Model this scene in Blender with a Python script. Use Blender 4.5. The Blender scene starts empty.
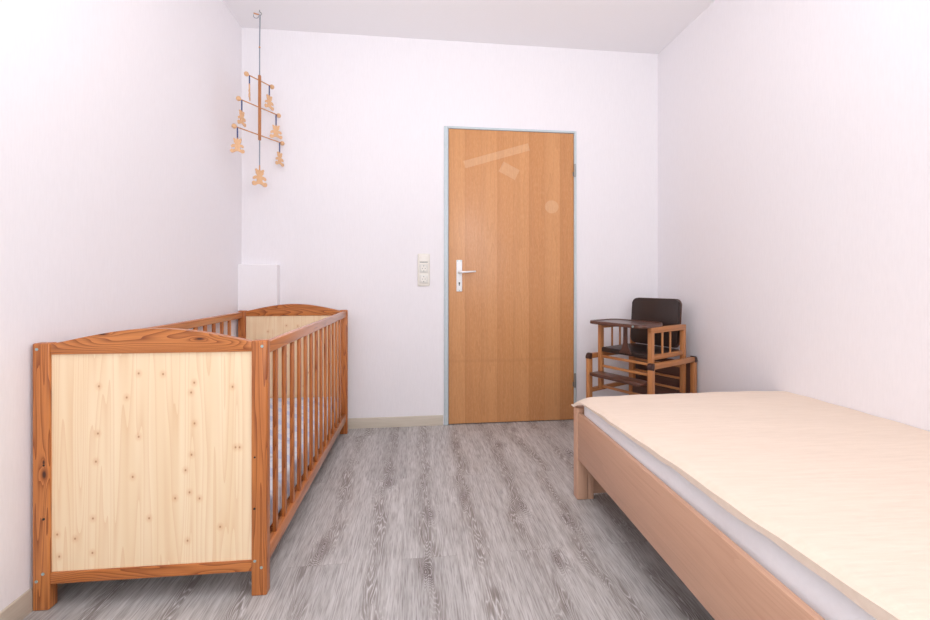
import bpy, bmesh, math, random
from mathutils import Vector, Matrix
random.seed(7)
SC = bpy.context.scene
COL = SC.collection

# ------------------------------------------------------------------ camera
cam_d = bpy.data.cameras.new('camera'); cam = bpy.data.objects.new('camera', cam_d); COL.objects.link(cam)
YAW = 0.1131
cam.location = (0, 0, 0.963)
cam.rotation_euler = (math.radians(90), 0, -YAW)
cam_d.sensor_width = 36; cam_d.lens = 36*424.95/930
cam_d.shift_y = -28.8/930
cam_d.clip_start = 0.02
SC.camera = cam

# ------------------------------------------------------------------ world, lights, exposure
W = bpy.data.worlds.new('sky'); SC.world = W; W.use_nodes = True
W.node_tree.nodes['Background'].inputs[0].default_value = (0.75, 0.87, 1.0, 1)
W.node_tree.nodes['Background'].inputs[1].default_value = 1.0

def area(name, loc, rot, sx, sy, power, color):
    l = bpy.data.lights.new(name, 'AREA'); l.shape = 'RECTANGLE'; l.size = sx; l.size_y = sy
    l.energy = power; l.color = color
    o = bpy.data.objects.new(name, l); o.location = loc; o.rotation_euler = rot; COL.objects.link(o)
    return o
area('window_daylight', (0.1, -1.66, 1.5), (math.radians(90), 0, 0), 2.0, 1.4, 48, (0.92, 0.97, 1.0))
fl = area('ceiling_bounce_flash', (0.2, -0.1, 1.0), (math.radians(160), 0, 0), 0.9, 0.9, 22, (0.98, 0.98, 1.0))
fl.data.spread = math.radians(125)
lp = bpy.data.lights.new('off_frame_fill_light', 'POINT'); lp.energy = 25; lp.shadow_soft_size = .22; lp.color = (1.0, .985, .99)
lo = bpy.data.objects.new('off_frame_fill_light', lp); lo.location = (.12, .9, 1.78); COL.objects.link(lo)  # soft fill added out of view to even out the walls, no room lamp
SC.view_settings.view_transform = 'Standard'
SC.view_settings.look = 'None'
SC.view_settings.gamma = 1
SC.view_settings.use_curve_mapping = False
SC.view_settings.exposure = -0.48
SC.cycles.diffuse_bounces = 8
SC.cycles.max_bounces = 12

# ------------------------------------------------------------------ node helper
class N:
    def __init__(s, name, rough=0.5, spec=0.5):
        s.m = bpy.data.materials.new(name); s.m.use_nodes = True
        s.t = s.m.node_tree; s.b = s.t.nodes['Principled BSDF']
        s.b.inputs['Roughness'].default_value = rough
        s.b.inputs['Specular IOR Level'].default_value = spec
    def new(s, ty, **kw):
        n = s.t.nodes.new(ty)
        for k, v in kw.items(): setattr(n, k, v)
        return n
    def put(s, sock, v):
        if isinstance(v, bpy.types.NodeSocket): s.t.links.new(v, sock)
        elif v is not None:
            if hasattr(sock.default_value, '__len__') and not hasattr(v, '__len__'): v = (v,)*3
            if hasattr(v, '__len__') and len(sock.default_value) == 4 and len(v) == 3: v = (*v, 1)
            sock.default_value = v
    def math(s, op, a, b=None, c=None, clamp=False):
        n = s.new('ShaderNodeMath', operation=op, use_clamp=clamp)
        s.put(n.inputs[0], a); s.put(n.inputs[1], b); s.put(n.inputs[2], c)
        return n.outputs[0]
    def vm(s, op, a, b=None):
        n = s.new('ShaderNodeVectorMath', operation=op)
        s.put(n.inputs[0], a)
        if b is not None: s.put(n.inputs[1], b)
        return n.outputs['Value'] if op in ('DISTANCE', 'LENGTH', 'DOT_PRODUCT') else n.outputs[0]
    def coord(s):
        return s.new('ShaderNodeTexCoord').outputs['Object']
    def sep(s, v):
        n = s.new('ShaderNodeSeparateXYZ'); s.put(n.inputs[0], v); return n.outputs
    def comb(s, x, y, z):
        n = s.new('ShaderNodeCombineXYZ'); s.put(n.inputs[0], x); s.put(n.inputs[1], y); s.put(n.inputs[2], z); return n.outputs[0]
    def noise(s, v, scale=1, detail=2, rough=.5, dist=0):
        n = s.new('ShaderNodeTexNoise'); s.put(n.inputs['Vector'], v)
        n.inputs['Scale'].default_value = scale; n.inputs['Detail'].default_value = detail
        n.inputs['Roughness'].default_value = rough; n.inputs['Distortion'].default_value = dist
        return n.outputs['Fac']
    def wn(s, v):
        n = s.new('ShaderNodeTexWhiteNoise', noise_dimensions='3D'); s.put(n.inputs['Vector'], v); return n.outputs['Value']
    def rng(s, v, a, b, c=0., d=1., smooth=False):
        n = s.new('ShaderNodeMapRange', interpolation_type='SMOOTHSTEP' if smooth else 'LINEAR')
        s.put(n.inputs[0], v)
        for i, q in enumerate((a, b, c, d)): s.put(n.inputs[i+1], q)
        return n.outputs[0]
    def mix(s, f, a, b, mode='MIX'):
        n = s.new('ShaderNodeMix', data_type='RGBA', blend_type=mode)
        s.put(n.inputs['Factor'], f); s.put(n.inputs['A'], a); s.put(n.inputs['B'], b)
        # Mix node sockets share names; the RGBA ones are indices 6 and 7
        s.put(n.inputs[6], a); s.put(n.inputs[7], b); s.put(n.inputs[0], f)
        return n.outputs[2]
    def bump(s, h, strength=.2, dist=.002):
        n = s.new('ShaderNodeBump'); n.inputs['Strength'].default_value = strength
        n.inputs['Distance'].default_value = dist; s.put(n.inputs['Height'], h)
        s.t.links.new(n.outputs[0], s.b.inputs['Normal'])
    def col(s, c): s.put(s.b.inputs['Base Color'], c); return s.m

def srgb(r, g, b):
    f = lambda c: (c/255/12.92) if c <= 10 else (((c/255)+.055)/1.055)**2.4
    return (f(r), f(g), f(b))

def plain(name, c, rough=.5, metal=0, spec=.5):
    n = N(name, rough, spec); n.b.inputs['Metallic'].default_value = metal
    co = n.coord(); v = n.noise(co, 60, 2)
    return n.col(n.mix(n.rng(v, .3, .7), tuple(x*.95 for x in c), c))

def _axis(n, co, axis, st):
    x, y, z = n.sep(co)
    if axis == 'X': return n.comb(n.math('MULTIPLY', x, st), y, z)
    if axis == 'Y': return n.comb(x, n.math('MULTIPLY', y, st), z)
    return n.comb(x, y, n.math('MULTIPLY', z, st))

def wood(name, light, mid, dark, axis='Z', scale=9., bands=14., stretch=.10, fine=.35, rough=.35, contrast=1., coat=.15, rand=True, knots=()):
    n = N(name, rough, .4)
    n.b.inputs['Coat Weight'].default_value = coat; n.b.inputs['Coat Roughness'].default_value = .25
    co = n.coord(); co0 = co
    if rand:
        oi = n.new('ShaderNodeObjectInfo').outputs['Random']
        g = n.comb(n.math('MULTIPLY', oi, 3.1), n.math('MULTIPLY', oi, 7.7), n.math('MULTIPLY', oi, 5.3))
        co = n.vm('ADD', co, g)
    v = _axis(n, co, axis, stretch)
    f = n.noise(v, scale, 2, .45, .15)
    dm = None
    for (kx, kz, sx, sz) in knots:
        q = (1/sx, 1/.03, 1/sz)
        d = n.vm('DISTANCE', n.vm('MULTIPLY', co0, q), (kx/sx, 0, kz/sz))
        dm = d if dm is None else n.math('MINIMUM', dm, d)
    if dm is not None:
        f = n.math('ADD', f, n.math('MULTIPLY', n.math('DIVIDE', 1., n.math('ADD', 1., n.math('MULTIPLY', n.math('MULTIPLY', dm, dm), .35))), .10))
    ring = n.math('FRACT', n.math('MULTIPLY', f, bands))
    ring = n.math('POWER', ring, 2.6)
    fib = n.noise(_axis(n, co, axis, .03), 260, 2, .6)
    big = n.noise(v, scale*.6, 1)
    c = n.mix(n.rng(big, .3, .7), light, mid)
    c = n.mix(n.math('MULTIPLY', ring, contrast, clamp=True), c, dark)
    c = n.mix(n.math('MULTIPLY', n.rng(fib, .45, .75), fine), c, dark)
    if dm is not None:
        c = n.mix(n.rng(dm, .5, 1.9, .75, 0, True), c, dark)
        c = n.mix(n.rng(dm, .3, .9, .9, 0, True), c, (.03, .010, .005))
    n.bump(n.math('ADD', ring, fib), .08, .0008)
    return n.col(c)

# ------------------------------------------------------------------ materials
def wallpaper(name, c):
    n = N(name, .85, .25)
    co = n.coord(); x, y, z = n.sep(co)
    s = n.noise(n.comb(n.math('MULTIPLY', x, 3), n.math('MULTIPLY', y, 3), n.math('MULTIPLY', z, .35)), 60, 3, .6)
    s2 = n.noise(co, 180, 2, .6)
    n.bump(n.math('ADD', s, n.math('MULTIPLY', s2, .6)), .28, .0016)
    k = n.rng(s, .35, .65)
    return n.col(n.mix(k, tuple(v*.975 for v in c), c))
M_wall = wallpaper('pale_pink_wallpaper', (0.862, 0.838, 0.860))
M_ceil = wallpaper('pale_ceiling_paint', (0.86, 0.844, 0.86))
M_box = wallpaper('boxing_wallpaper', (0.88, 0.86, 0.88))

def floor_mat():
    n = N('grey_oak_laminate', .42, .35)
    co = n.coord(); x, y, z = n.sep(co)
    u = n.math('DIVIDE', n.math('ADD', x, .43+19), .19)
    i = n.math('FLOOR', u); fu = n.math('FRACT', u)
    odd = n.math('MODULO', i, 2)
    off = n.math('MULTIPLY_ADD', odd, .608, 1.487-12.15)   # i=100 -> even row
    w = n.math('DIVIDE', n.math('SUBTRACT', y, off), 1.215)
    j = n.math('FLOOR', w); fw = n.math('FRACT', w)
    r = n.wn(n.comb(i, j, 3.3)); r2 = n.wn(n.comb(j, i, 9.1))
    # hand placed knots
    kn = [(-.336,1.582),(-.130,2.050),(.055,1.763),(.229,2.489),(.205,1.884),(.448,1.781),(.485,1.422),(.037,1.417),(.854,2.301),(.487,2.46),(.606,1.656),(.632,2.697),(.895,1.623)]
    sc = n.vm('MULTIPLY', co, (1/.027, 1/.062, 0))
    sc = n.vm('ADD', sc, n.vm('MULTIPLY', n.comb(n.noise(co, 12, 2), n.noise(n.vm('ADD', co, (5, 5, 5)), 12, 2), 0), (.9, .9, 0)))
    dm = None
    for (kx, ky) in kn:
        d = n.vm('DISTANCE', sc, (kx/.027+.45, ky/.062+.45, 0))
        dm = d if dm is None else n.math('MINIMUM', dm, d)
    inf = n.math('DIVIDE', 1., n.math('ADD', 1., n.math('MULTIPLY', dm, dm)))   # 1 at knot
    # grain field, per plank shifted
    gx = n.math('ADD', x, n.math('MULTIPLY', r, 11.)); gy = n.math('ADD', n.math('MULTIPLY', y, .13), n.math('MULTIPLY', r2, 17.))
    gv = n.comb(gx, gy, 0)
    lane_w = n.noise(n.comb(n.math('MULTIPLY', y, 1.6), n.math('MULTIPLY', r, 31.), 0), 1.2, 1)
    lane = n.math('ABSOLUTE', n.math('SUBTRACT', fu, n.math('MULTIPLY_ADD', lane_w, .9, .05)))
    lane = n.math('MULTIPLY', n.rng(lane, .05, .28, 1., 0., True), n.rng(n.noise(n.comb(n.math('MULTIPLY', x, 9.), n.math('MULTIPLY', y, 2.2), r), 1.4, 2), .34, .54, .15, 1.))
    f = n.noise(gv, 14, 2, .5, .2)
    f = n.math('ADD', f, n.math('MULTIPLY', inf, .30))
    band = n.math('FRACT', n.math('MULTIPLY', f, n.math('MULTIPLY_ADD', lane, 4., 26.)))
    band = n.math('POWER', n.math('ABSOLUTE', n.math('SUBTRACT', n.math('MULTIPLY', band, 2.), 1.)), 3.5)
    jag = n.noise(n.comb(n.math('MULTIPLY', gx, 3.), n.math('MULTIPLY', gy, 5.), 0), 70, 2, .6)
    band = n.math('MULTIPLY', band, n.rng(jag, .28, .42))
    fine = n.noise(n.comb(gx, n.math('MULTIPLY', gy, .40), 0), 250, 2, .6)
    med = n.noise(n.comb(gx, n.math('MULTIPLY', gy, .5), 0), 55, 2, .55)
    base = n.mix(n.rng(med, .3, .7), (.37, .354, .340), (.53, .517, .503))
    base = n.mix(n.math('MULTIPLY', lane, .85), base, (.215, .190, .17))
    base = n.mix(n.math('MULTIPLY', n.rng(inf, .25, .95, 0, 1, True), .85), base, (.13, .10, .088))
    lines = n.math('MULTIPLY', band, n.math('MULTIPLY_ADD', n.math('MAXIMUM', lane, n.rng(inf, .12, .5)), .75, .08), clamp=True)
    base = n.mix(lines, base, (.72, .71, .71))
    base = n.mix(n.math('MULTIPLY', n.rng(fine, .5, .68), .50), base, (.17, .148, .142))
    base = n.mix(n.math('MULTIPLY', n.rng(fine, .5, .30), .30), base, (.72, .71, .71))
    tone = n.math('MULTIPLY_ADD', n.wn(n.comb(i, j, 5.)), .16, .92)
    base = n.mix(1., base, n.comb(tone, tone, tone), 'MULTIPLY')
    ed = n.math('MINIMUM', n.math('MULTIPLY', n.math('MINIMUM', fu, n.math('SUBTRACT', 1., fu)), .19),
                n.math('MULTIPLY', n.math('MINIMUM', fw, n.math('SUBTRACT', 1., fw)), 1.215))
    seam = n.rng(ed, .0003, .0012, .35, 0.)
    base = n.mix(seam, base, (.14, .11, .10))
    n.put(n.b.inputs['Roughness'], n.rng(fine, .3, .7, .36, .5))
    n.bump(n.math('SUBTRACT', fine, seam), .12, .001)
    return n.col(base)
M_floor = floor_mat()
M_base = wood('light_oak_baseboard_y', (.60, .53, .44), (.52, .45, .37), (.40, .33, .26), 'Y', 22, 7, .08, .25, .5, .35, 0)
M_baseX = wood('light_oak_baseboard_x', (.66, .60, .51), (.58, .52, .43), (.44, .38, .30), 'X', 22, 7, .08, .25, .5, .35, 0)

def cotloc(px, py):
    c, s = math.cos(YAW), math.sin(YAW)
    X = (px-465)/424.95; V = (py-310)/424.95+.0677
    k = 1.376/(-s*X+c)
    return (c*X+s)*k+1.114, .963-V*k
PL, PM, PD = (.62, .228, .062), (.49, .155, .036), (.20, .042, .009)
M_pz = wood('orange_pine_upright', PL, PM, PD, 'Z', 22, 15, .045, .3, .38, .85, .2, knots=[(*cotloc(45.5, 474), .0075, .017), (*cotloc(45, 462), .004, .010)])
M_px = wood('orange_pine_crosswise', PL, PM, PD, 'X', 10, 34, .17, .25, .38, .9, .2, knots=[(*cotloc(103.5, 334), .016, .004), (*cotloc(201, 338.5), .016, .0045)])
M_py = wood('orange_pine_lengthwise', PL, PM, PD, 'Y', 16, 8, .07, .2, .36, .5, 1.0)

def panel_mat():
    n = N('pale_spruce_panel', .38, .4)
    co = n.coord(); x, y, z = n.sep(co)
    v = n.comb(x, 0, n.math('MULTIPLY', z, .035))
    f = n.noise(v, 13, 2, .5, .1)
    ring = n.math('POWER', n.math('FRACT', n.math('MULTIPLY', f, 16.)), 2.5)
    soft = n.noise(v, 34, 1)
    kn = [(100,386),(128,397),(140,373),(164.5,373.6),(192.6,391.8),(195.7,382),(99,433),(196,422.5),(193,453.6),(187,469),(134,476),
          (94,517.7),(140,436),(189,539),(76,538),(93.5,552),(60,556),(176.6,497),(201,497),(191,491),(97,461),(237,446),(241,446),(221.6,525),(150.5,517),(58,534),(234,386)]
    import math as mm
    c, s = mm.cos(YAW), mm.sin(YAW)
    dm = None; sv = n.comb(n.math('MULTIPLY', x, 1/.0032), 0, n.math('MULTIPLY', z, 1/.0040))
    for (px, py) in kn:
        X = (px-465)/424.95; V = (py-310)/424.95+.0677
        dx, dy = c*X+s, -s*X+c
        k = 1.383/dy
        wx, wz = dx*k+1.114, .963-V*k
        d = n.vm('DISTANCE', sv, (wx/.0032, 0, wz/.0040)); dm = d if dm is None else n.math('MINIMUM', dm, d)
    col = n.mix(n.rng(soft, .3, .7), (.93, .745, .51), (.88, .67, .43))
    col = n.mix(n.math('MULTIPLY', ring, .42), col, (.74, .44, .22))
    halo = n.rng(dm, .8, 4.5, .35, 0, True)
    col = n.mix(halo, col, (.70, .36, .15))
    col = n.mix(n.rng(dm, .35, 1.2, .7, 0, True), col, (.40, .14, .05))
    return n.col(col)
M_panel = panel_mat()

def door_mat(name, gain=1., veil=0.):
    n = N(name, .33, .45)
    co = n.coord(); x, y, z = n.sep(co)
    u = n.math('DIVIDE', n.math('ADD', x, 5.5-.2127), .110)
    i = n.math('FLOOR', u); r = n.wn(n.comb(i, 2., 2.))
    v = n.comb(n.math('ADD', x, n.math('MULTIPLY', r, 5.)), 0, n.math('MULTIPLY', z, .06))
    r = n.math('MULTIPLY_ADD', n.math('MODULO', i, 2), .6, n.math('MULTIPLY', r, .4))
    f = n.noise(v, 10, 2, .5, .12)
    ring = n.math('POWER', n.math('FRACT', n.math('MULTIPLY', f, 12.)), 2.)
    fine = n.noise(n.comb(x, 0, n.math('MULTIPLY', z, .07)), 300, 3, .65)
    fleck = n.noise(n.comb(x, 0, n.math('MULTIPLY', z, .3)), 120, 2, .6)
    col = n.mix(r, (.69, .345, .146), (.575, .258, .096))
    col = n.mix(n.math('MULTIPLY', ring, .22), col, (.40, .165, .055))
    col = n.mix(n.math('MULTIPLY', n.rng(fine, .45, .72), .30), col, (.40, .17, .06))
    col = n.mix(n.math('MULTIPLY', n.rng(fleck, .55, .35), .18), col, (.76, .45, .23))
    fu = n.math('FRACT', u)
    col = n.mix(n.rng(fu, .0, .55, .20, 0), col, (.42, .17, .06))
    col = n.mix(n.rng(fu, .0, .03, .22, 0), col, (.36, .14, .05))
    line = n.math('ABSOLUTE', n.math('SUBTRACT', n.math('ADD', z, n.math('MULTIPLY', n.noise(co, 9, 1), .02)), .437))
    col = n.mix(n.rng(line, .004, .016, .16, 0, True), col, (.42, .18, .07))
    if veil: col = n.mix(veil, col, (.95, .78, .55))
    n.bump(fine, .06, .0008)
    return n.col(col)
M_door = door_mat('veneered_door_wood')
M_residue = door_mat('tape_residue_on_veneer', veil=.13)
M_frame = plain('pale_blue_grey_paint', (.56, .64, .67), .45)
M_white = plain('white_plastic', (.88, .88, .88), .3)
M_lever = plain('brushed_aluminium', (.82, .82, .83), .28, .35)
M_metal = plain('dull_steel', (.36, .38, .37), .35, .9)
M_bolt = plain('zinc_bolt', (.40, .55, .55), .35, .7)
M_dark = plain('dark_hole_and_shadow', (.02, .018, .015), .8)
M_ivory = plain('cream_switch_plastic', (.84, .81, .74), .4)
M_ivory2 = plain('cream_insert_plastic', (.74, .73, .68), .4)
M_hole = plain('grey_recess_and_shadow', (.28, .29, .29), .6)

BL, BM, BD = (.655, .40, .275), (.61, .36, .24), (.48, .26, .165)
M_beY = wood('beech_laminate_lengthwise', BL, BM, BD, 'Y', 11, 7, .06, .35, .42, .28, .1)
M_beX = wood('beech_laminate_crosswise', BL, BM, BD, 'X', 11, 7, .06, .35, .42, .28, .1)
M_beZ = wood('beech_laminate_upright', BL, BM, BD, 'Z', 11, 7, .06, .35, .42, .28, .1)

def cloth(name, c, c2, ripple=0., rough=.9):
    n = N(name, rough, .15)
    n.b.inputs['Sheen Weight'].default_value = .15
    co = n.coord(); x, y, z = n.sep(co)
    w = n.noise(n.comb(n.math('MULTIPLY', x, .12), y, z), 75, 2, .55)
    fine = n.noise(co, 420, 2, .6)
    fold = n.noise(co, 9, 2, .5)
    n.bump(n.math('ADD', n.math('MULTIPLY', w, ripple), n.math('ADD', n.math('MULTIPLY', fine, .2), n.math('MULTIPLY', fold, 1.))), .35, .004)
    return n.col(n.mix(n.rng(w, .35, .65), c, c2))
M_cover = cloth('cream_bedspread', (.80, .665, .545), (.77, .635, .515), 1.)
M_sheet = cloth('white_sheet', (.88, .89, .92), (.86, .87, .90), .1)
M_pillow = M_sheet

def cot_sheet():
    n = N('blue_striped_cot_sheet', .9, .1)
    co = n.coord(); x, y, z = n.sep(co)
    d = n.math('ADD', n.math('ADD', x, y), z)
    st = n.math('FRACT', n.math('MULTIPLY', d, 7.))
    st2 = n.math('FRACT', n.math('MULTIPLY', n.math('SUBTRACT', y, x), 9.))
    c = n.mix(n.rng(st, .62, .66, 0, .75), (.80, .84, .90), (.55, .64, .84))
    c = n.mix(n.rng(st2, .85, .88, 0, .45), c, (.55, .63, .80))
    vor = n.new('ShaderNodeTexVoronoi'); n.put(vor.inputs['Vector'], co); vor.inputs['Scale'].default_value = 9
    c = n.mix(n.rng(vor.outputs['Distance'], .08, .14, .35, 0), c, (.36, .33, .28))
    return n.col(c)
M_cots = cot_sheet()

HL, HM, HD = (.58, .26, .095), (.49, .20, .068), (.24, .075, .022)
M_hz = wood('honey_beech_upright', HL, HM, HD, 'Z', 14, 7, .08, .25, .35, .45, .3)
M_hu = wood('honey_beech_crosswise', HL, HM, HD, 'X', 14, 7, .08, .25, .35, .45, .3)
M_hv = wood('honey_beech_lengthwise', HL, HM, HD, 'Y', 14, 7, .08, .25, .35, .45, .3)
M_brown = wood('dark_brown_stained_board', (.125, .052, .034), (.105, .043, .028), (.055, .022, .015), 'X', 10, 8, .08, .3, .30, .4, .35)
M_vinyl = plain('dark_brown_vinyl', (.026, .013, .010), .34)
M_cap = plain('brown_plastic_cap', (.045, .017, .013), .3)
M_bear = wood('light_birch_plywood', (.76, .47, .26), (.72, .43, .23), (.60, .33, .16), 'Z', 20, 5, .2, .2, .5, .25, 0)
M_rod = wood('light_mobile_dowel', (.62, .30, .13), (.56, .26, .10), (.40, .16, .06), 'Z', 20, 5, .2, .2, .5, .3, 0)
M_string = plain('grey_blue_string', (.22, .25, .31), .7)
M_bar = wood('mid_brown_mobile_bar', (.50, .21, .08), (.44, .17, .06), (.30, .10, .03), 'Z', 20, 5, .2, .2, .5, .3, 0)
M_ribbon = plain('navy_ribbon', (.05, .07, .20), .6)

# ------------------------------------------------------------------ geometry helpers
def new_bm(): return bmesh.new()
def box(bm, x0, x1, y0, y1, z0, z1, bev=0., seg=2, mat=None):
    v = [bm.verts.new((x, y, z)) for z in (z0, z1) for x, y in ((x0, y0), (x1, y0), (x1, y1), (x0, y1))]
    fs = [bm.faces.new([v[i] for i in q]) for q in ((3,2,1,0),(4,5,6,7),(0,1,5,4),(1,2,6,5),(2,3,7,6),(3,0,4,7))]
    if bev:
        es = list({e for f in fs for e in f.edges})
        r = bmesh.ops.bevel(bm, geom=es, offset=bev, segments=seg, profile=.5, affect='EDGES')
        vs = {w for f in r['faces'] for w in f.verts} | set(v)
    if mat is not None:
        bmesh.ops.transform(bm, matrix=mat, verts=[w for w in (vs if bev else v) if w.is_valid])
    return v
def prism(bm, pts, a0, a1, plane='XZ', bev=0.):
    """pts 2D outline; extruded along the remaining axis from a0 to a1"""
    def P(p, a):
        if plane == 'XZ': return (p[0], a, p[1])
        if plane == 'XY': return (p[0], p[1], a)
        return (a, p[0], p[1])
    lo = [bm.verts.new(P(p, a0)) for p in pts]; hi = [bm.verts.new(P(p, a1)) for p in pts]
    f1 = bm.faces.new(lo); f2 = bm.faces.new(hi[::-1])
    n = len(pts)
    for i in range(n): bm.faces.new((lo[(i+1) % n], lo[i], hi[i], hi[(i+1) % n]))
    if bev:
        es = list(f1.edges) + list(f2.edges)
        bmesh.ops.bevel(bm, geom=es, offset=bev, segments=2, profile=.5, affect='EDGES')
    bmesh.ops.recalc_face_normals(bm, faces=bm.faces)
def tube(bm, a, b, r, seg=12, r2=None):
    a, b = Vector(a), Vector(b); d = b-a
    q = d.to_track_quat('Z', 'Y').to_matrix().to_4x4()
    m = Matrix.Translation((a+b)/2) @ q
    bmesh.ops.create_cone(bm, cap_ends=True, segments=seg, radius1=r, radius2=r if r2 is None else r2, depth=d.length, matrix=m)
def path(bm, pts, r, seg=8, r_end=None):
    pts = [Vector(p) for p in pts]; rings = []; r_start = r
    for i, p in enumerate(pts):
        t = (pts[min(i+1, len(pts)-1)] - pts[max(i-1, 0)]).normalized()
        q = t.to_track_quat('Z', 'Y')
        if r_end: r = r_start+(r_end-r_start)*i/(len(pts)-1)
        rings.append([bm.verts.new(p + q @ Vector((r*math.cos(2*math.pi*k/seg), r*math.sin(2*math.pi*k/seg), 0))) for k in range(seg)])
    for a, b in zip(rings, rings[1:]):
        for k in range(seg): bm.faces.new((a[k], a[(k+1) % seg], b[(k+1) % seg], b[k]))
    bm.faces.new(rings[0][::-1]); bm.faces.new(rings[-1])
def ball(bm, c, r, seg=16):
    bmesh.ops.create_uvsphere(bm, u_segments=seg, v_segments=seg//2+2, radius=r, matrix=Matrix.Translation(c))
def obj(name, bm, mat, parent=None, smooth=True, loc=None):
    me = bpy.data.meshes.new(name); bm.normal_update(); bm.to_mesh(me); bm.free()
    me.materials.append(mat)
    if smooth:
        me.polygons.foreach_set('use_smooth', [True]*len(me.polygons))
        try: me.set_sharp_from_angle(angle=math.radians(35))
        except Exception: pass
    o = bpy.data.objects.new(name, me); COL.objects.link(o)
    if parent: o.parent = parent
    if loc: o.location = loc
    return o
def boxo(name, x0, x1, y0, y1, z0, z1, mat, parent=None, bev=0.):
    bm = new_bm(); box(bm, x0, x1, y0, y1, z0, z1, bev); return obj(name, bm, mat, parent)
def thing(name, label, cat, loc=(0, 0, 0), rz=0., group=None):
    o = bpy.data.objects.new(name, None); COL.objects.link(o); o.empty_display_size = .05
    o.location = loc; o.rotation_euler = (0, 0, rz); o['label'] = label; o['category'] = cat
    if group: o['group'] = group
    return o
def struct(o): o['kind'] = 'structure'; return o
def lab(o, t): o['label'] = t; return o

# ------------------------------------------------------------------ room
XL, XR, YN, YB, ZC = -1.1225, 1.704, -1.7, 2.847, 2.577
T = .12
struct(boxo('floor', -1.30, XR+T, YN-T, YB+T, -.1, 0, M_floor))
struct(boxo('ceiling', -1.30, XR+T, YN-T, YB+T, ZC, ZC+.1, M_ceil))
XS = .0102                                  # the left wall runs very slightly out of square
def xl(y): return -1.107 - XS*(YB-y)
bm = new_bm(); prism(bm, [(-1.30, YN), (xl(YN), YN), (xl(YB), YB), (-1.30, YB)], 0, ZC, 'XY'); struct(obj('wall_left', bm, M_wall, smooth=False))
struct(boxo('wall_right', XR, XR+T, YN, YB, 0, ZC, M_wall))
# back wall with the door opening
DX0, DX1, DZ = .181, 1.0997, 2.0016
bm = new_bm()
box(bm, -1.30, DX0+.01, YB, YB+T, 0, ZC); box(bm, DX1-.01, XR+T, YB, YB+T, 0, ZC); box(bm, DX0+.01, DX1-.01, YB, YB+T, DZ-.01, ZC)
struct(obj('wall_back', bm, M_wall, smooth=False))
# near wall (behind the camera) with a window
bm = new_bm()
wx0, wx1, wz0, wz1 = -.95, 1.15, .78, 2.22
box(bm, -1.30, wx0, YN-T, YN, 0, ZC); box(bm, wx1, XR+T, YN-T, YN, 0, ZC)
box(bm, wx0, wx1, YN-T, YN, 0, wz0); box(bm, wx0, wx1, YN-T, YN, wz1, ZC)
struct(obj('wall_near', bm, M_wall, smooth=False))
win = bpy.data.objects.new('window_1', None); COL.objects.link(win); struct(win); win.location = (0, YN-T+.02, 0)
bm = new_bm()
box(bm, wx0, wx1, 0, .06, wz0, wz0+.06, .004); box(bm, wx0, wx1, 0, .06, wz1-.06, wz1, .004)
box(bm, wx0, wx0+.06, 0, .06, wz0+.06, wz1-.06, .004); box(bm, wx1-.06, wx1, 0, .06, wz0+.06, wz1-.06, .004)
box(bm, .07, .13, 0, .06, wz0+.06, wz1-.06, .004)
obj('window_frame', bm, M_white, win)
# baseboards
def bboard(name, pts_fn, mat):
    bm = new_bm(); pts_fn(bm); struct(obj(name, bm, mat))
prof = [(0, 0), (.008, 0), (.008, .052), (.005, .064), (0, .066)]
def bb_left(bm):
    prism(bm, [(a-.0045, z) for a, z in prof], YN, 2.789, 'XZ')
    for v in bm.verts: v.co.x += xl(v.co.y)+.0045
bboard('baseboard_left', bb_left, M_base)
def bb_right(bm): prism(bm, [(XR-a, z) for a, z in prof], YN, YB, 'XZ')
bboard('baseboard_right', bb_right, M_base)
def bb_back(bm):
    prism(bm, [(YB-a, z) for a, z in prof], -.873, DX0-.006, 'YZ')
bboard('baseboard_back', bb_back, M_baseX)
bm = new_bm(); prism(bm, [(YB-a, z) for a, z in prof], DX1+.004, XR-.010, 'YZ'); struct(obj('baseboard_corner', bm, M_baseX))
# pipe boxing in the corner behind the cot
bm = new_bm(); box(bm, -1.1078, -.873, 2.789, YB, 0, 1.069, .003, 1); struct(obj('trim_1', bm, M_box))

# ------------------------------------------------------------------ door
door = bpy.data.objects.new('door_1', None); COL.objects.link(door); door.location = (0, YB, 0); struct(door)
bm = new_bm()
F = .012
box(bm, DX0, .2107, -F, .05, 0, DZ, .003); box(bm, 1.083, DX1, -F, .05, 0, DZ, .003)
box(bm, .2107, 1.083, -F, .05, 1.987, DZ, .002)
obj('door_frame', bm, M_frame, door)
leaf = boxo('door_leaf', .2127, 1.0811, -.006, .034, .006, 1.985, M_door, door, .002)
boxo('under_door_shadow', .2107, 1.083, .036, .05, 0, .02, M_dark, door)  # dark strip standing in for the shadow under the leaf
# lever set
bm = new_bm(); box(bm, .264, .303, -.014, -.006, .894, 1.106, .0035, 3); plate = obj('handle_plate', bm, M_white, door)
bm = new_bm(); box(bm, .2805, .2865, -.0150, -.0138, .934, .950); tube(bm, (.2835, -.0138, .951), (.2835, -.0150, .951), .0058, 12)
obj('keyhole', bm, M_dark, plate)
for sx, sz in ((.272, 1.099), (.295, 1.099), (.2835, .901)):
    bm = new_bm(); tube(bm, (sx, -.0135, sz), (sx, -.0155, sz), .0038, 10); obj('screw', bm, M_bolt, plate)
bm = new_bm(); tube(bm, (.2835, -.0135, 1.022), (.2835, -.022, 1.022), .0095, 20); obj('lever_collar', bm, M_metal, plate)
bm = new_bm()
path(bm, [(.2835, -.016, 1.022), (.2835, -.042, 1.022), (.287, -.050, 1.0223), (.296, -.0535, 1.0226), (.32, -.054, 1.024), (.36, -.053, 1.0262), (.386, -.051, 1.0275), (.390, -.0505, 1.0278)], .0088, 12, .0048)
lev = obj('door_handle', bm, M_lever, door)
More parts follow.
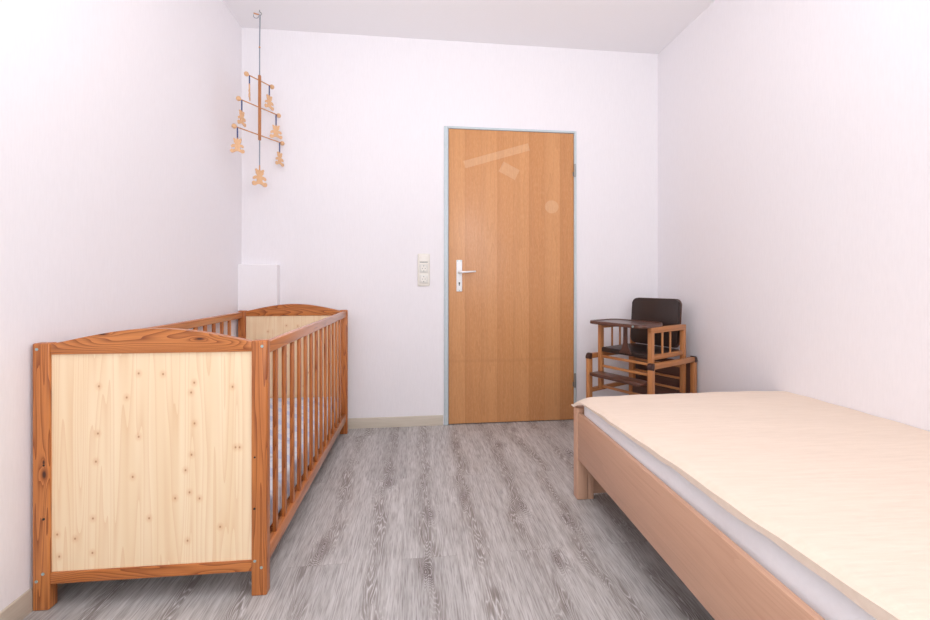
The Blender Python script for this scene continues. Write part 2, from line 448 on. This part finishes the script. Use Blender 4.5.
# hinges
for z0, z1 in ((1.683, 1.772), (.228, .326)):
    bm = new_bm(); tube(bm, (1.0855, -.016, z0), (1.0855, -.016, (z0+z1)/2-.001), .0068, 14); tube(bm, (1.0855, -.016, (z0+z1)/2+.001), (1.0855, -.016, z1), .0068, 14)
    box(bm, 1.074, 1.0855, -.0085, -.0055, z0+.006, z0+.036); obj('hinge', bm, M_metal, door)
# residue of peeled tape and stickers
def flat(name, pts, label):
    bm = new_bm(); prism(bm, pts, -.0064, -.0058, 'XZ'); return lab(obj(name, bm, M_residue, door, False), label)
def rrect(cx, cz, w, h, a):
    c, s = math.cos(a), math.sin(a)
    return [(cx+x*c-z*s, cz+x*s+z*c) for x, z in ((-w/2, -h/2), (w/2, -h/2), (w/2, h/2), (-w/2, h/2))]
flat('tape_residue', rrect(.541, 1.815, .465, .050, math.radians(17)), 'long pale slanted strip left by peeled tape')
flat('tape_residue', rrect(.6255, 1.715, .125, .075, math.radians(-27)), 'short pale patch left by a peeled sticker')
flat('sticker_residue', [(.9243+.048*math.cos(a*math.pi/12), 1.475+.045*math.sin(a*math.pi/12)) for a in range(24)], 'round pale spot left by a sticker')

# ------------------------------------------------------------------ switch and sockets
sw = thing('switch_and_socket_plate', 'cream plastic wall plate with one rocker switch above two power sockets, left of the door', 'wall switch', (.0465, YB, 1.0375))
bm = new_bm(); box(bm, -.0405, .0395, -.009, 0, -.1065, .109, .008, 4); obj('face_plate', bm, M_ivory, sw)
bm = new_bm()
prism(bm, [(-.009, .0545), (-.0145, .0565), (-.0105, .100), (-.009, .100)], -.029, .029, 'YZ', .0008); obj('rocker', bm, M_ivory, sw)
bm = new_bm(); box(bm, -.026, .026, -.0100, -.0088, .0495, .0540); obj('rocker_shadow_line', bm, M_hole, sw)  # grey strip painted as the shadow line below the rocker
for cz in (.0105, -.0605):
    bm = new_bm(); box(bm, -.028, .028, -.0125, -.008, cz-.028, cz+.028, .003, 2); s_ = obj('socket_insert', bm, M_ivory2, sw)
    bm = new_bm()
    bmesh.ops.create_cone(bm, cap_ends=True, segments=28, radius1=.0195, radius2=.0195, depth=.0012, matrix=Matrix.Translation((0, -.0128, cz)) @ Matrix.Rotation(math.pi/2, 4, 'X'))
    obj('socket_well', bm, M_ivory, s_)
    bm = new_bm()
    for hx in (-.0095, .0095): tube(bm, (hx, -.0132, cz), (hx, -.0142, cz), .0030, 10)
    box(bm, -.003, .003, -.0142, -.0132, cz+.0135, cz+.0195); box(bm, -.003, .003, -.0142, -.0132, cz-.0195, cz-.0135)
    obj('pin_hole', bm, M_hole, s_)

# ------------------------------------------------------------------ cot
cot = thing('baby_cot', 'orange pine baby cot with arched ends, pale panels and barred sides by the left wall', 'cot', (-1.1140, 1.3720, 0), -.0155)
CW, CL, CH, PW, PT = .6575, 1.4120, .7815, .046, .032
def post(x0, y0):
    bm = new_bm(); box(bm, x0, x0+PW, y0, y0+PT, 0, CH, .0045, 3); return obj('leg', bm, M_pz, cot)
for x0 in (0, CW-PW):
    for y0 in (0, CL-PT): 
        p = post(x0, y0)
        fy = y0-.0012 if y0 == 0 else y0+PT-.0008
        m = (x0 == 0)
        spots = [(.0135 if m else PW-.0135, .764, .0042, M_bolt)]
        if y0 == 0:
            spots += [((PW-.016) if m else .011, .108, .0042, M_bolt), (.0125 if m else PW-.0155, .087, .0042, M_bolt), ((PW-.014) if m else .010, .268, .0035, M_dark), ((PW-.014) if m else .011, .425, .0028, M_dark)]
        for (bx, bz, br, mm_) in spots:
            bm = new_bm(); tube(bm, (x0+bx, fy, bz), (x0+bx, fy+.002, bz), br*1.0, 14)
            obj('bolt' if mm_ is M_bolt else 'peg_hole', bm, mm_, p)
for y0 in (0, CL-PT):
    ya, yb = y0+.003, y0+PT-.003
    # arched top rail
    a, b = PW, CW-PW; pts = [(a, .7475), (b, .7475)]
    nn = 32
    for k in range(nn+1):
        t = k/nn; x = b+(a-b)*t
        s = math.sin(math.pi*t)
        pts.append((x, .7775+.043*(s**1.02)))
    bm = new_bm(); prism(bm, pts, ya, yb, 'XZ', .002); obj('arched_top_rail', bm, M_px, cot)
    bm = new_bm(); box(bm, a, b, ya, yb, .0745, .1075, .002); obj('end_bottom_rail', bm, M_px, cot)
    boxo('end_panel', a-.002, b+.002, y0+.009, y0+.022, .105, .75, M_panel, cot)
for side, xa in (('r', CW-.006-.022), ('l', .006)):
    xb = xa+.022
    y0, y1 = PT, CL-PT
    bm = new_bm(); box(bm, xa, xb, y0, y1, .736, .774, .004, 3); obj('side_top_rail', bm, M_py, cot)
    bm = new_bm(); box(bm, xa, xb, y0, y1, .082, .128, .003); obj('side_bottom_rail', bm, M_py, cot)
    proto = None
    for k in range(14):
        yy = 1.4165-1.3782+.0915*(k) - .002
        if proto is None:
            bm = new_bm(); box(bm, -.0065, .0065, -.011, .011, .126, .740, .0028, 2)
            proto = obj('bar', bm, M_pz, cot); o = proto
        else:
            o = proto.copy(); COL.objects.link(o); o.parent = cot
        o.location = ((xa+xb)/2, yy, 0)
bm = new_bm()
for k in range(12): box(bm, .03, CW-.03, .06+k*.113, .06+k*.113+.05, .112, .124, .002)
box(bm, .03, .05, .04, CL-.04, .098, .112); box(bm, CW-.05, CW-.03, .04, CL-.04, .098, .112)
obj('slatted_base', bm, M_px, cot)
mt = thing('cot_mattress', 'pale blue and white patterned mattress lying inside the cot', 'mattress', (-1.1140, 1.3720, 0), -.0155)
bm = new_bm(); box(bm, .033, CW-.033, .038, CL-.036, .126, .245, .022, 4)
obj('mattress_body', bm, M_cots, mt)

# ------------------------------------------------------------------ bed
BX, BY, BR = .7015, 1.82, -.0240
bed = thing('single_bed', 'low beech wood single bed frame with a plain side board along the right wall', 'bed', (BX, BY+.030, 0), BR)
BW, BLn = .978, 2.06
for (x0, x1) in ((0, .05), (BW-.05, BW)):
    for (y0, y1) in ((-.050, 0), (-BLn, -BLn+.050)):
        bm = new_bm(); box(bm, x0, x1, y0, y1, 0, .404, .006, 3); l_ = obj('leg', bm, M_beZ, bed)
        s = 1 if x0 == 0 else -1
        xx = x1 if x0 == 0 else x0
        bm = new_bm(); box(bm, min(xx, xx+s*.027), max(xx, xx+s*.027), y0+.004, y1-.004, 0, .375, .002)
        obj('leg_block', bm, M_beZ, l_)
for (y0, y1) in ((-.022, -.004), (-BLn+.004, -BLn+.022)):
    boxo('end_board', .0775, BW-.0775, y0, y1, .012, .392, M_beX, bed, .003)
for x0, x1 in ((.002, .020), (BW-.022, BW)):
    boxo('side_board', x0, x1, -BLn+.050, -.050, .183, .387, M_beY, bed, .003)
bm = new_bm()
for k in range(16): box(bm, .024, BW-.024, -.12-k*.121, -.12-k*.121+.07, .285, .297, .002)
box(bm, .022, .045, -BLn+.045, -.045, .262, .285); box(bm, BW-.045, BW-.022, -BLn+.045, -.045, .262, .285)
obj('slatted_base', bm, M_beX, bed)

mat_ = thing('bed_mattress', 'thick mattress in a white fitted sheet lying in the beech bed', 'mattress', (BX, BY+.030, 0), -.009)
bm = new_bm(); box(bm, .019, BW-.060, -BLn+.07, -.072, .298, .4425, .010, 4)
bmesh.ops.subdivide_edges(bm, edges=[e for e in bm.edges if e.calc_length() > .5], cuts=40, use_grid_fill=True)
for v in bm.verts:
    if v.co.z > .40: v.co.z += .0055*max(0, -v.co.y)
    if v.co.z < .43 and v.co.x < .1:
        v.co.x += .003*math.sin(v.co.y*9+v.co.z*30)
obj('fitted_sheet', bm, M_sheet, mat_)

# bedspread: one soft sheet lying over the mattress and the end board
def spread():
    x0, x1, y0, y1 = .6985, 1.7015, -.19, 1.838
    NX, NY = 60, 110
    rnd = random.Random(3)
    dl_ = lambda x, xa: x-xa
    ph = [rnd.uniform(0, 6.28) for _ in range(12)]
    def wob(t): return .0016*math.sin(t*11+ph[0])+.0010*math.sin(t*23+ph[1])+.0006*math.sin(t*57+ph[2])
    bm = new_bm(); top = []; bot = []
    for j in range(NY+1):
        t = j/NY; y = y0+(y1-y0)*(1-(1-t)**1.25 if t < 1 else 1)
        rt, rb = [], []
        for i in range(NX+1):
            s = (i/NX)**1.35
            xa = x0+wob(y)-.008*(1.82-y)
            x = xa+(x1-xa)*s
            yy = y
            z = .4580+.003*math.sin(x*3.1+1)*math.sin(y*2.3+.5)+.0008*math.sin(y*38+1.5*math.sin(x*5))
            k_ = 1.8-y; z += (.008*k_+.012*(1-math.exp(-max(k_, 0)/.35)))*math.exp(-dl_(x, xa)/.4)+.0055*k_
            dl = x-xa; dr = y1-y
            z -= .011*math.exp(-(dl/.012)**2)
            z -= .009*math.exp(-(dr/.03)**2)+.0065*math.exp(-dr/.22)
            z -= .0015*math.exp(-dl/.10)*(1+.6*math.sin(y*13+ph[3]))
            dc = math.hypot(dl, dr)
            z -= .026*math.exp(-(dc/.042)**2)
            yy = y+.010*math.exp(-(dc/.05)**2) + (.004*math.sin(x*14)+.003*math.sin(x*33))*math.exp(-(dr/.1)**2)
            xx = x-.010*math.exp(-(dc/.05)**2)
            th = .004+.014*(1-math.exp(-min(dl, dr, 1)/.012))
            zb = max(z-th, .4455+.0055*k_ if (dl > .0125 and dr > .036) else .4045)
            if dl < .0125: zb = min(.4415+.0110*k_+.0015*math.sin(y*19)+.0012*math.sin(y*41+1), z-.006) if dr > .08 else z-.012
            zb = min(zb, z-.003)
            z = max(z, .410); zb = min(max(zb, .4052), z-.002)
            rt.append(bm.verts.new((xx, yy, z))); rb.append(bm.verts.new((xx, yy, zb)))
        top.append(rt); bot.append(rb)
    for j in range(NY):
        for i in range(NX):
            bm.faces.new((top[j][i], top[j][i+1], top[j+1][i+1], top[j+1][i]))
            bm.faces.new((bot[j][i], bot[j+1][i], bot[j+1][i+1], bot[j][i+1]))
    for j in range(NY):
        bm.faces.new((top[j][0], top[j+1][0], bot[j+1][0], bot[j][0]))
        bm.faces.new((top[j+1][NX], top[j][NX], bot[j][NX], bot[j+1][NX]))
    for i in range(NX):
        bm.faces.new((top[0][i+1], top[0][i], bot[0][i], bot[0][i+1]))
        bm.faces.new((top[NY][i], top[NY][i+1], bot[NY][i+1], bot[NY][i]))
    o = obj('bedspread', bm, M_cover)
    for p in o.data.polygons: p.use_smooth = True
    o['label'] = 'cream coloured bedspread laid flat over the white mattress of the beech bed'; o['category'] = 'bedspread'
    return o
spread()

# ------------------------------------------------------------------ convertible high chair: lower frame and the chair standing in it
HA = (1.0847, 2.5824); HR = math.radians(-62.83)
fr = thing('high_chair_base', 'honey coloured wooden lower frame with brown corner caps, around the child chair in the corner', 'high chair base', (HA[0], HA[1], 0), HR)
FW, FD = .426, .436
for u in (0, FW):
    for v in (0, FD):
        bm = new_bm(); box(bm, u-.0135, u+.0135, v-.016, v+.016, 0, .480, .003); l_ = obj('leg', bm, M_hz, fr)
    bm = new_bm(); box(bm, u-.0135, u+.0135, -.004, FD+.004, .476, .506, .003); obj('top_side_rail', bm, M_hv, fr)
    bm = new_bm(); box(bm, u-.010, u+.010, .014, FD-.014, .262, .288, .003); obj('lower_side_rail', bm, M_hv, fr)
    for v, s in ((0, -1), (FD, 1)):
        # rounded brown cap on the end of each top rail
        bm = new_bm()
        pts = []
        for k in range(13):
            a = math.pi/2*k/12
            pts.append((v+s*(-.004+.022*math.sin(a)), .476+.034*math.cos(a)-.0))
        pts.append((v+s*(-.006), .470)); pts.append((v-s*.010, .488)); pts.append((v-s*.012, .510))
        prism(bm, pts, u-.0155, u+.0155, 'YZ', .0025); obj('corner_cap', bm, M_cap, fr)
for v in (.0, FD): 
    bm = new_bm(); box(bm, .012, FW-.012, v-.008, v+.008, .06, .085, .003); obj('stretcher', bm, M_hu, fr)
bm = new_bm(); box(bm, .012, FW-.012, FD-.012, FD-.002, .05, .472, .003); obj('back_board', bm, M_brown, fr)

ch = thing('childs_chair', 'wooden child chair with brown vinyl seat, backrest and tray, standing inside the lower frame', 'high chair', (HA[0], HA[1], .288), HR)
Z = -.288
U0, U1, V0, V1 = .046, .390, .055, .382
def pst(u, v, z1, nm='leg'):
    bm = new_bm(); box(bm, u-.0135, u+.0135, v-.0135, v+.0135, .2885+Z, z1+Z, .003); return obj(nm, bm, M_hz, ch)
for u in (U0, U1):
    pst(u, V0, .676); pst(u, V1, .676)
    bm = new_bm(); box(bm, u-.0135, u+.0135, V0-.0145, V1+.0145, .669+Z, .702+Z, .004, 3); obj('armrest', bm, M_hv, ch)
    bm = new_bm(); box(bm, u-.010, u+.010, V0+.013, V1-.013, .517+Z, .545+Z, .003); obj('side_rail', bm, M_hv, ch)
    for v in (.165, .245):
        bm = new_bm(); tube(bm, (u, v, .543+Z), (u, v, .676+Z), .0062, 12); obj('spindle', bm, M_hz, ch)
for z, nm in ((.492, 'front_rail'), (.432, 'front_rail'), (.305, 'front_rail')):
    bm = new_bm(); box(bm, U0+.013, U1-.013, V0-.006, V0+.006, z-.008+Z, z+.008+Z, .003); obj(nm, bm, M_hu, ch)
for z in (.444, .372, .305):
    bm = new_bm(); box(bm, U0+.013, U1-.013, V1-.006, V1+.006, z-.007+Z, z+.007+Z, .003); obj('rear_rail', bm, M_hu, ch)
bm = new_bm(); box(bm, U0+.011, U1-.011, V0-.012, V1-.015, .522+Z, .552+Z, .009, 4); obj('seat', bm, M_vinyl, ch)
bm = new_bm(); box(bm, U0+.002, U1+.010, -.058, V0-.0135, .381+Z, .402+Z, .006, 3); obj('footboard', bm, M_brown, ch)
# backrest
m = Matrix.Translation((0, V1-.024, .555+Z)) @ Matrix.Rotation(math.radians(-5), 4, 'X')
def rr(x0, x1, z0, z1, r, n=6):
    pts = []
    for cx, cz, a0 in ((x1-r, z1-r, 0), (x0+r, z1-r, 90), (x0+r, z0+r, 180), (x1-r, z0+r, 270)):
        for k in range(n+1):
            a = math.radians(a0+90*k/n); pts.append((cx+r*math.cos(a), cz+r*math.sin(a)))
    return pts
bm = new_bm(); prism(bm, rr(U0+.004, U1-.020, .004, .297, .030), -.012, .012, 'XZ', .006)
bmesh.ops.transform(bm, matrix=m, verts=bm.verts); br_ = obj('backrest', bm, M_vinyl, ch)
bm = new_bm(); prism(bm, rr(U0+.000, U1-.016, .000, .301, .033), .013, .022, 'XZ', .003)
bmesh.ops.transform(bm, matrix=m, verts=bm.verts); obj('backrest_board', bm, M_brown, ch)
# tray
def tray_pts(g=0.):
    pts = []
    for cx, cv, r, a0 in ((.33, .135, .07, 0), (.105, .135, .07, 90), (.080, -.020, .045, 180), (.370, -.020, .045, 270)):
        rr_ = max(r-g, .005)
        for k in range(9):
            a = math.radians(a0+90*k/8); pts.append((cx+rr_*math.cos(a), cv+rr_*math.sin(a)))
    return pts
bm = new_bm(); prism(bm, tray_pts(0), .6990+Z+.0035, .7180+Z, 'XY', .005); tr = obj('tray', bm, M_brown, ch)
# raised tray rim
bm = new_bm(); o_, i_ = tray_pts(0.002), tray_pts(.016)
va = [[bm.verts.new((p[0], p[1], z)) for p in q] for q, z in ((o_, .7175+Z), (o_, .7220+Z), (i_, .7220+Z), (i_, .7175+Z))]
n_ = len(o_)
for k in range(n_):
    for a in range(3): bm.faces.new((va[a][k], va[a][(k+1) % n_], va[a+1][(k+1) % n_], va[a+1][k]))
bmesh.ops.recalc_face_normals(bm, faces=bm.faces); obj('tray_rim', bm, M_brown, tr)
for u in (U0, U1):
    bm = new_bm(); box(bm, u-.010, u+.010, V0-.020, .13, .690+Z-.004, .702+Z+.0005, .002); 
    bm.free()
bm = new_bm(); tube(bm, (.36, -.068, .712+Z), (.36, -.072, .712+Z), .006, 12); obj('tray_bolt', bm, M_bolt, tr)
bm = new_bm(); tube(bm, (.03, .02, .694+Z), (.03, .02, .704+Z), .008, 12); obj('tray_knob', bm, M_cap, tr)
# crotch post between tray and seat
bm = new_bm()
cu = .235
prism(bm, [(cu-.012, .704+Z), (cu+.012, .704+Z), (cu+.012, .60+Z), (cu+.018, .565+Z), (cu+.038, .545+Z), (cu+.040, .535+Z), (cu-.040, .535+Z), (cu-.038, .545+Z), (cu-.018, .565+Z), (cu-.012, .60+Z)], V0-.022, V0-.011, 'XZ', .002)
obj('crotch_post', bm, M_brown, ch)

# ------------------------------------------------------------------ mobile with wooden teddy bears
HX, HY = -.929, 2.651
mob = thing('baby_mobile', 'wooden baby mobile of flat teddy bears hanging from the ceiling above the cot', 'mobile', (HX, HY, ZC))
def zr(z): return z-ZC
bm = new_bm()
pts = [(0, 0, 0), (0, 0, -.012)]
for k in range(10):
    a = math.radians(90-k*30); pts.append((.010*math.cos(a), 0, -.022+.010*math.sin(a)))
path(bm, pts, .0022, 8); obj('ceiling_hook', bm, M_metal, mob)
bm = new_bm(); path(bm, [(.002, 0, -.028), (.001, 0, -.14), (0, 0, -.222)], .0032, 8); path(bm, [(0, 0, -.222), (0, 0, zr(2.187))], .0030, 8)
st = obj('hanging_cord', bm, M_string, mob)
bm = new_bm(); ball(bm, (0, 0, -.222), .0055); obj('bead', bm, M_rod, st)
bm = new_bm(); path(bm, [(-.004+.0, 0, zr(2.549)), (-.034, 0, zr(2.556))], .0036, 10); obj('toggle', bm, M_rod, st)
bm = new_bm()
pts = [(-.020+.015*math.cos(a*math.pi/10), 0, zr(2.541)+.014*math.sin(a*math.pi/10)) for a in range(8, 21)]
path(bm, pts, .0016, 6); obj('cord_loop', bm, M_string, st)
bm = new_bm(); box(bm, -.0075, .0075, -.0075, .0075, zr(1.802), zr(2.188), .003, 2); obj('centre_bar', bm, M_bar, mob)

def teddy_bm(s=1.):
    half = [(0, .050), (.008, .0495), (.012, .052), (.016, .0555), (.021, .0545), (.023, .049), (.0205, .044), (.0195, .039), (.020, .033), (.017, .027), (.0105, .0225),
            (.016, .020), (.022, .019), (.029, .016), (.034, .010), (.0345, .004), (.031, .000), (.026, .000), (.020, .004), (.0135, .004),
            (.0135, -.002), (.0145, -.008), (.021, -.011), (.027, -.009), (.034, -.010), (.0385, -.016), (.038, -.024), (.034, -.030), (.027, -.0315), (.020, -.029), (.012, -.024), (.005, -.021), (0, -.020)]
    pts = [(x*s, z*s-.052*s) for x, z in half] + [(-x*s, z*s-.052*s) for x, z in half[-2:0:-1]]
    bm = new_bm()
    lo = [bm.verts.new((p[0], -.003, p[1])) for p in pts]; hi = [bm.verts.new((p[0], .003, p[1])) for p in pts]
    e1 = [bm.edges.new((lo[i], lo[(i+1) % len(lo)])) for i in range(len(lo))]
    e2 = [bm.edges.new((hi[i], hi[(i+1) % len(hi)])) for i in range(len(hi))]
    bmesh.ops.triangle_fill(bm, edges=e1, use_beauty=True); bmesh.ops.triangle_fill(bm, edges=e2, use_beauty=True)
    for i in range(len(lo)): bm.faces.new((lo[i], lo[(i+1) % len(lo)], hi[(i+1) % len(hi)], hi[i]))
    bmesh.ops.recalc_face_normals(bm, faces=bm.faces)
    return bm
def bear(x, y, z, drop, rz, s=1.):
    """(x,y,z): point the ribbon hangs from"""
    o = obj('teddy_bear', teddy_bm(s), M_bear, mob, loc=(x, y, z-drop)); o.rotation_euler = (0, 0, rz)
    bm = new_bm(); path(bm, [(0, 0, drop), (0, 0, .006)], .0038, 6)
    obj('ribbon', bm, M_ribbon, o)
    bm = new_bm(); ball(bm, (0, 0, .002), .0042, 10); obj('peg', bm, M_rod, o)
    return o
RODS = [(2.157, (-.956, 2.568), (-.865, 2.722), .054, .060, 106, 66), (1.997, (-.987, 2.54), (-.841, 2.772), .062, .066, 78, 24), (1.832, (-1.010, 2.515), (-.836, 2.795), .062, .062, 12, 68)]
for z, a, b, d1, d2, r1, r2 in RODS:
    mid = ((a[0]+b[0])/2-HX, (a[1]+b[1])/2-HY)
    A = Vector((a[0]-HX-mid[0], a[1]-HY-mid[1], zr(z))); B = Vector((b[0]-HX-mid[0], b[1]-HY-mid[1], zr(z)))
    bm = new_bm(); tube(bm, A, B, .0034, 10); r_ = obj('cross_rod', bm, M_rod, mob)
    for P in (A, B):
        bm = new_bm(); ball(bm, P, .0135, 18); obj('rod_ball', bm, M_bear, r_)
    dirv = (B-A).normalized()
    for P, s_, d, rr_ in ((A, 1, d1, r1), (B, -1, d2, r2)):
        q = P+dirv*s_*.020
        bear(q.x, q.y, q.z, d+.004, math.radians(rr_), .95)
bm = new_bm(); path(bm, [(0, 0, zr(1.804)), (0, 0, zr(1.640))], .0032, 8); obj('lower_cord', bm, M_string, mob)
o = obj('teddy_bear', teddy_bm(1.17), M_bear, mob, loc=(0, 0, zr(1.626))); o.rotation_euler = (0, 0, math.radians(46))
bm = new_bm(); tube(bm, (0, 0, .026), (0, 0, -.004), .0036, 10); obj('peg', bm, M_rod, o)
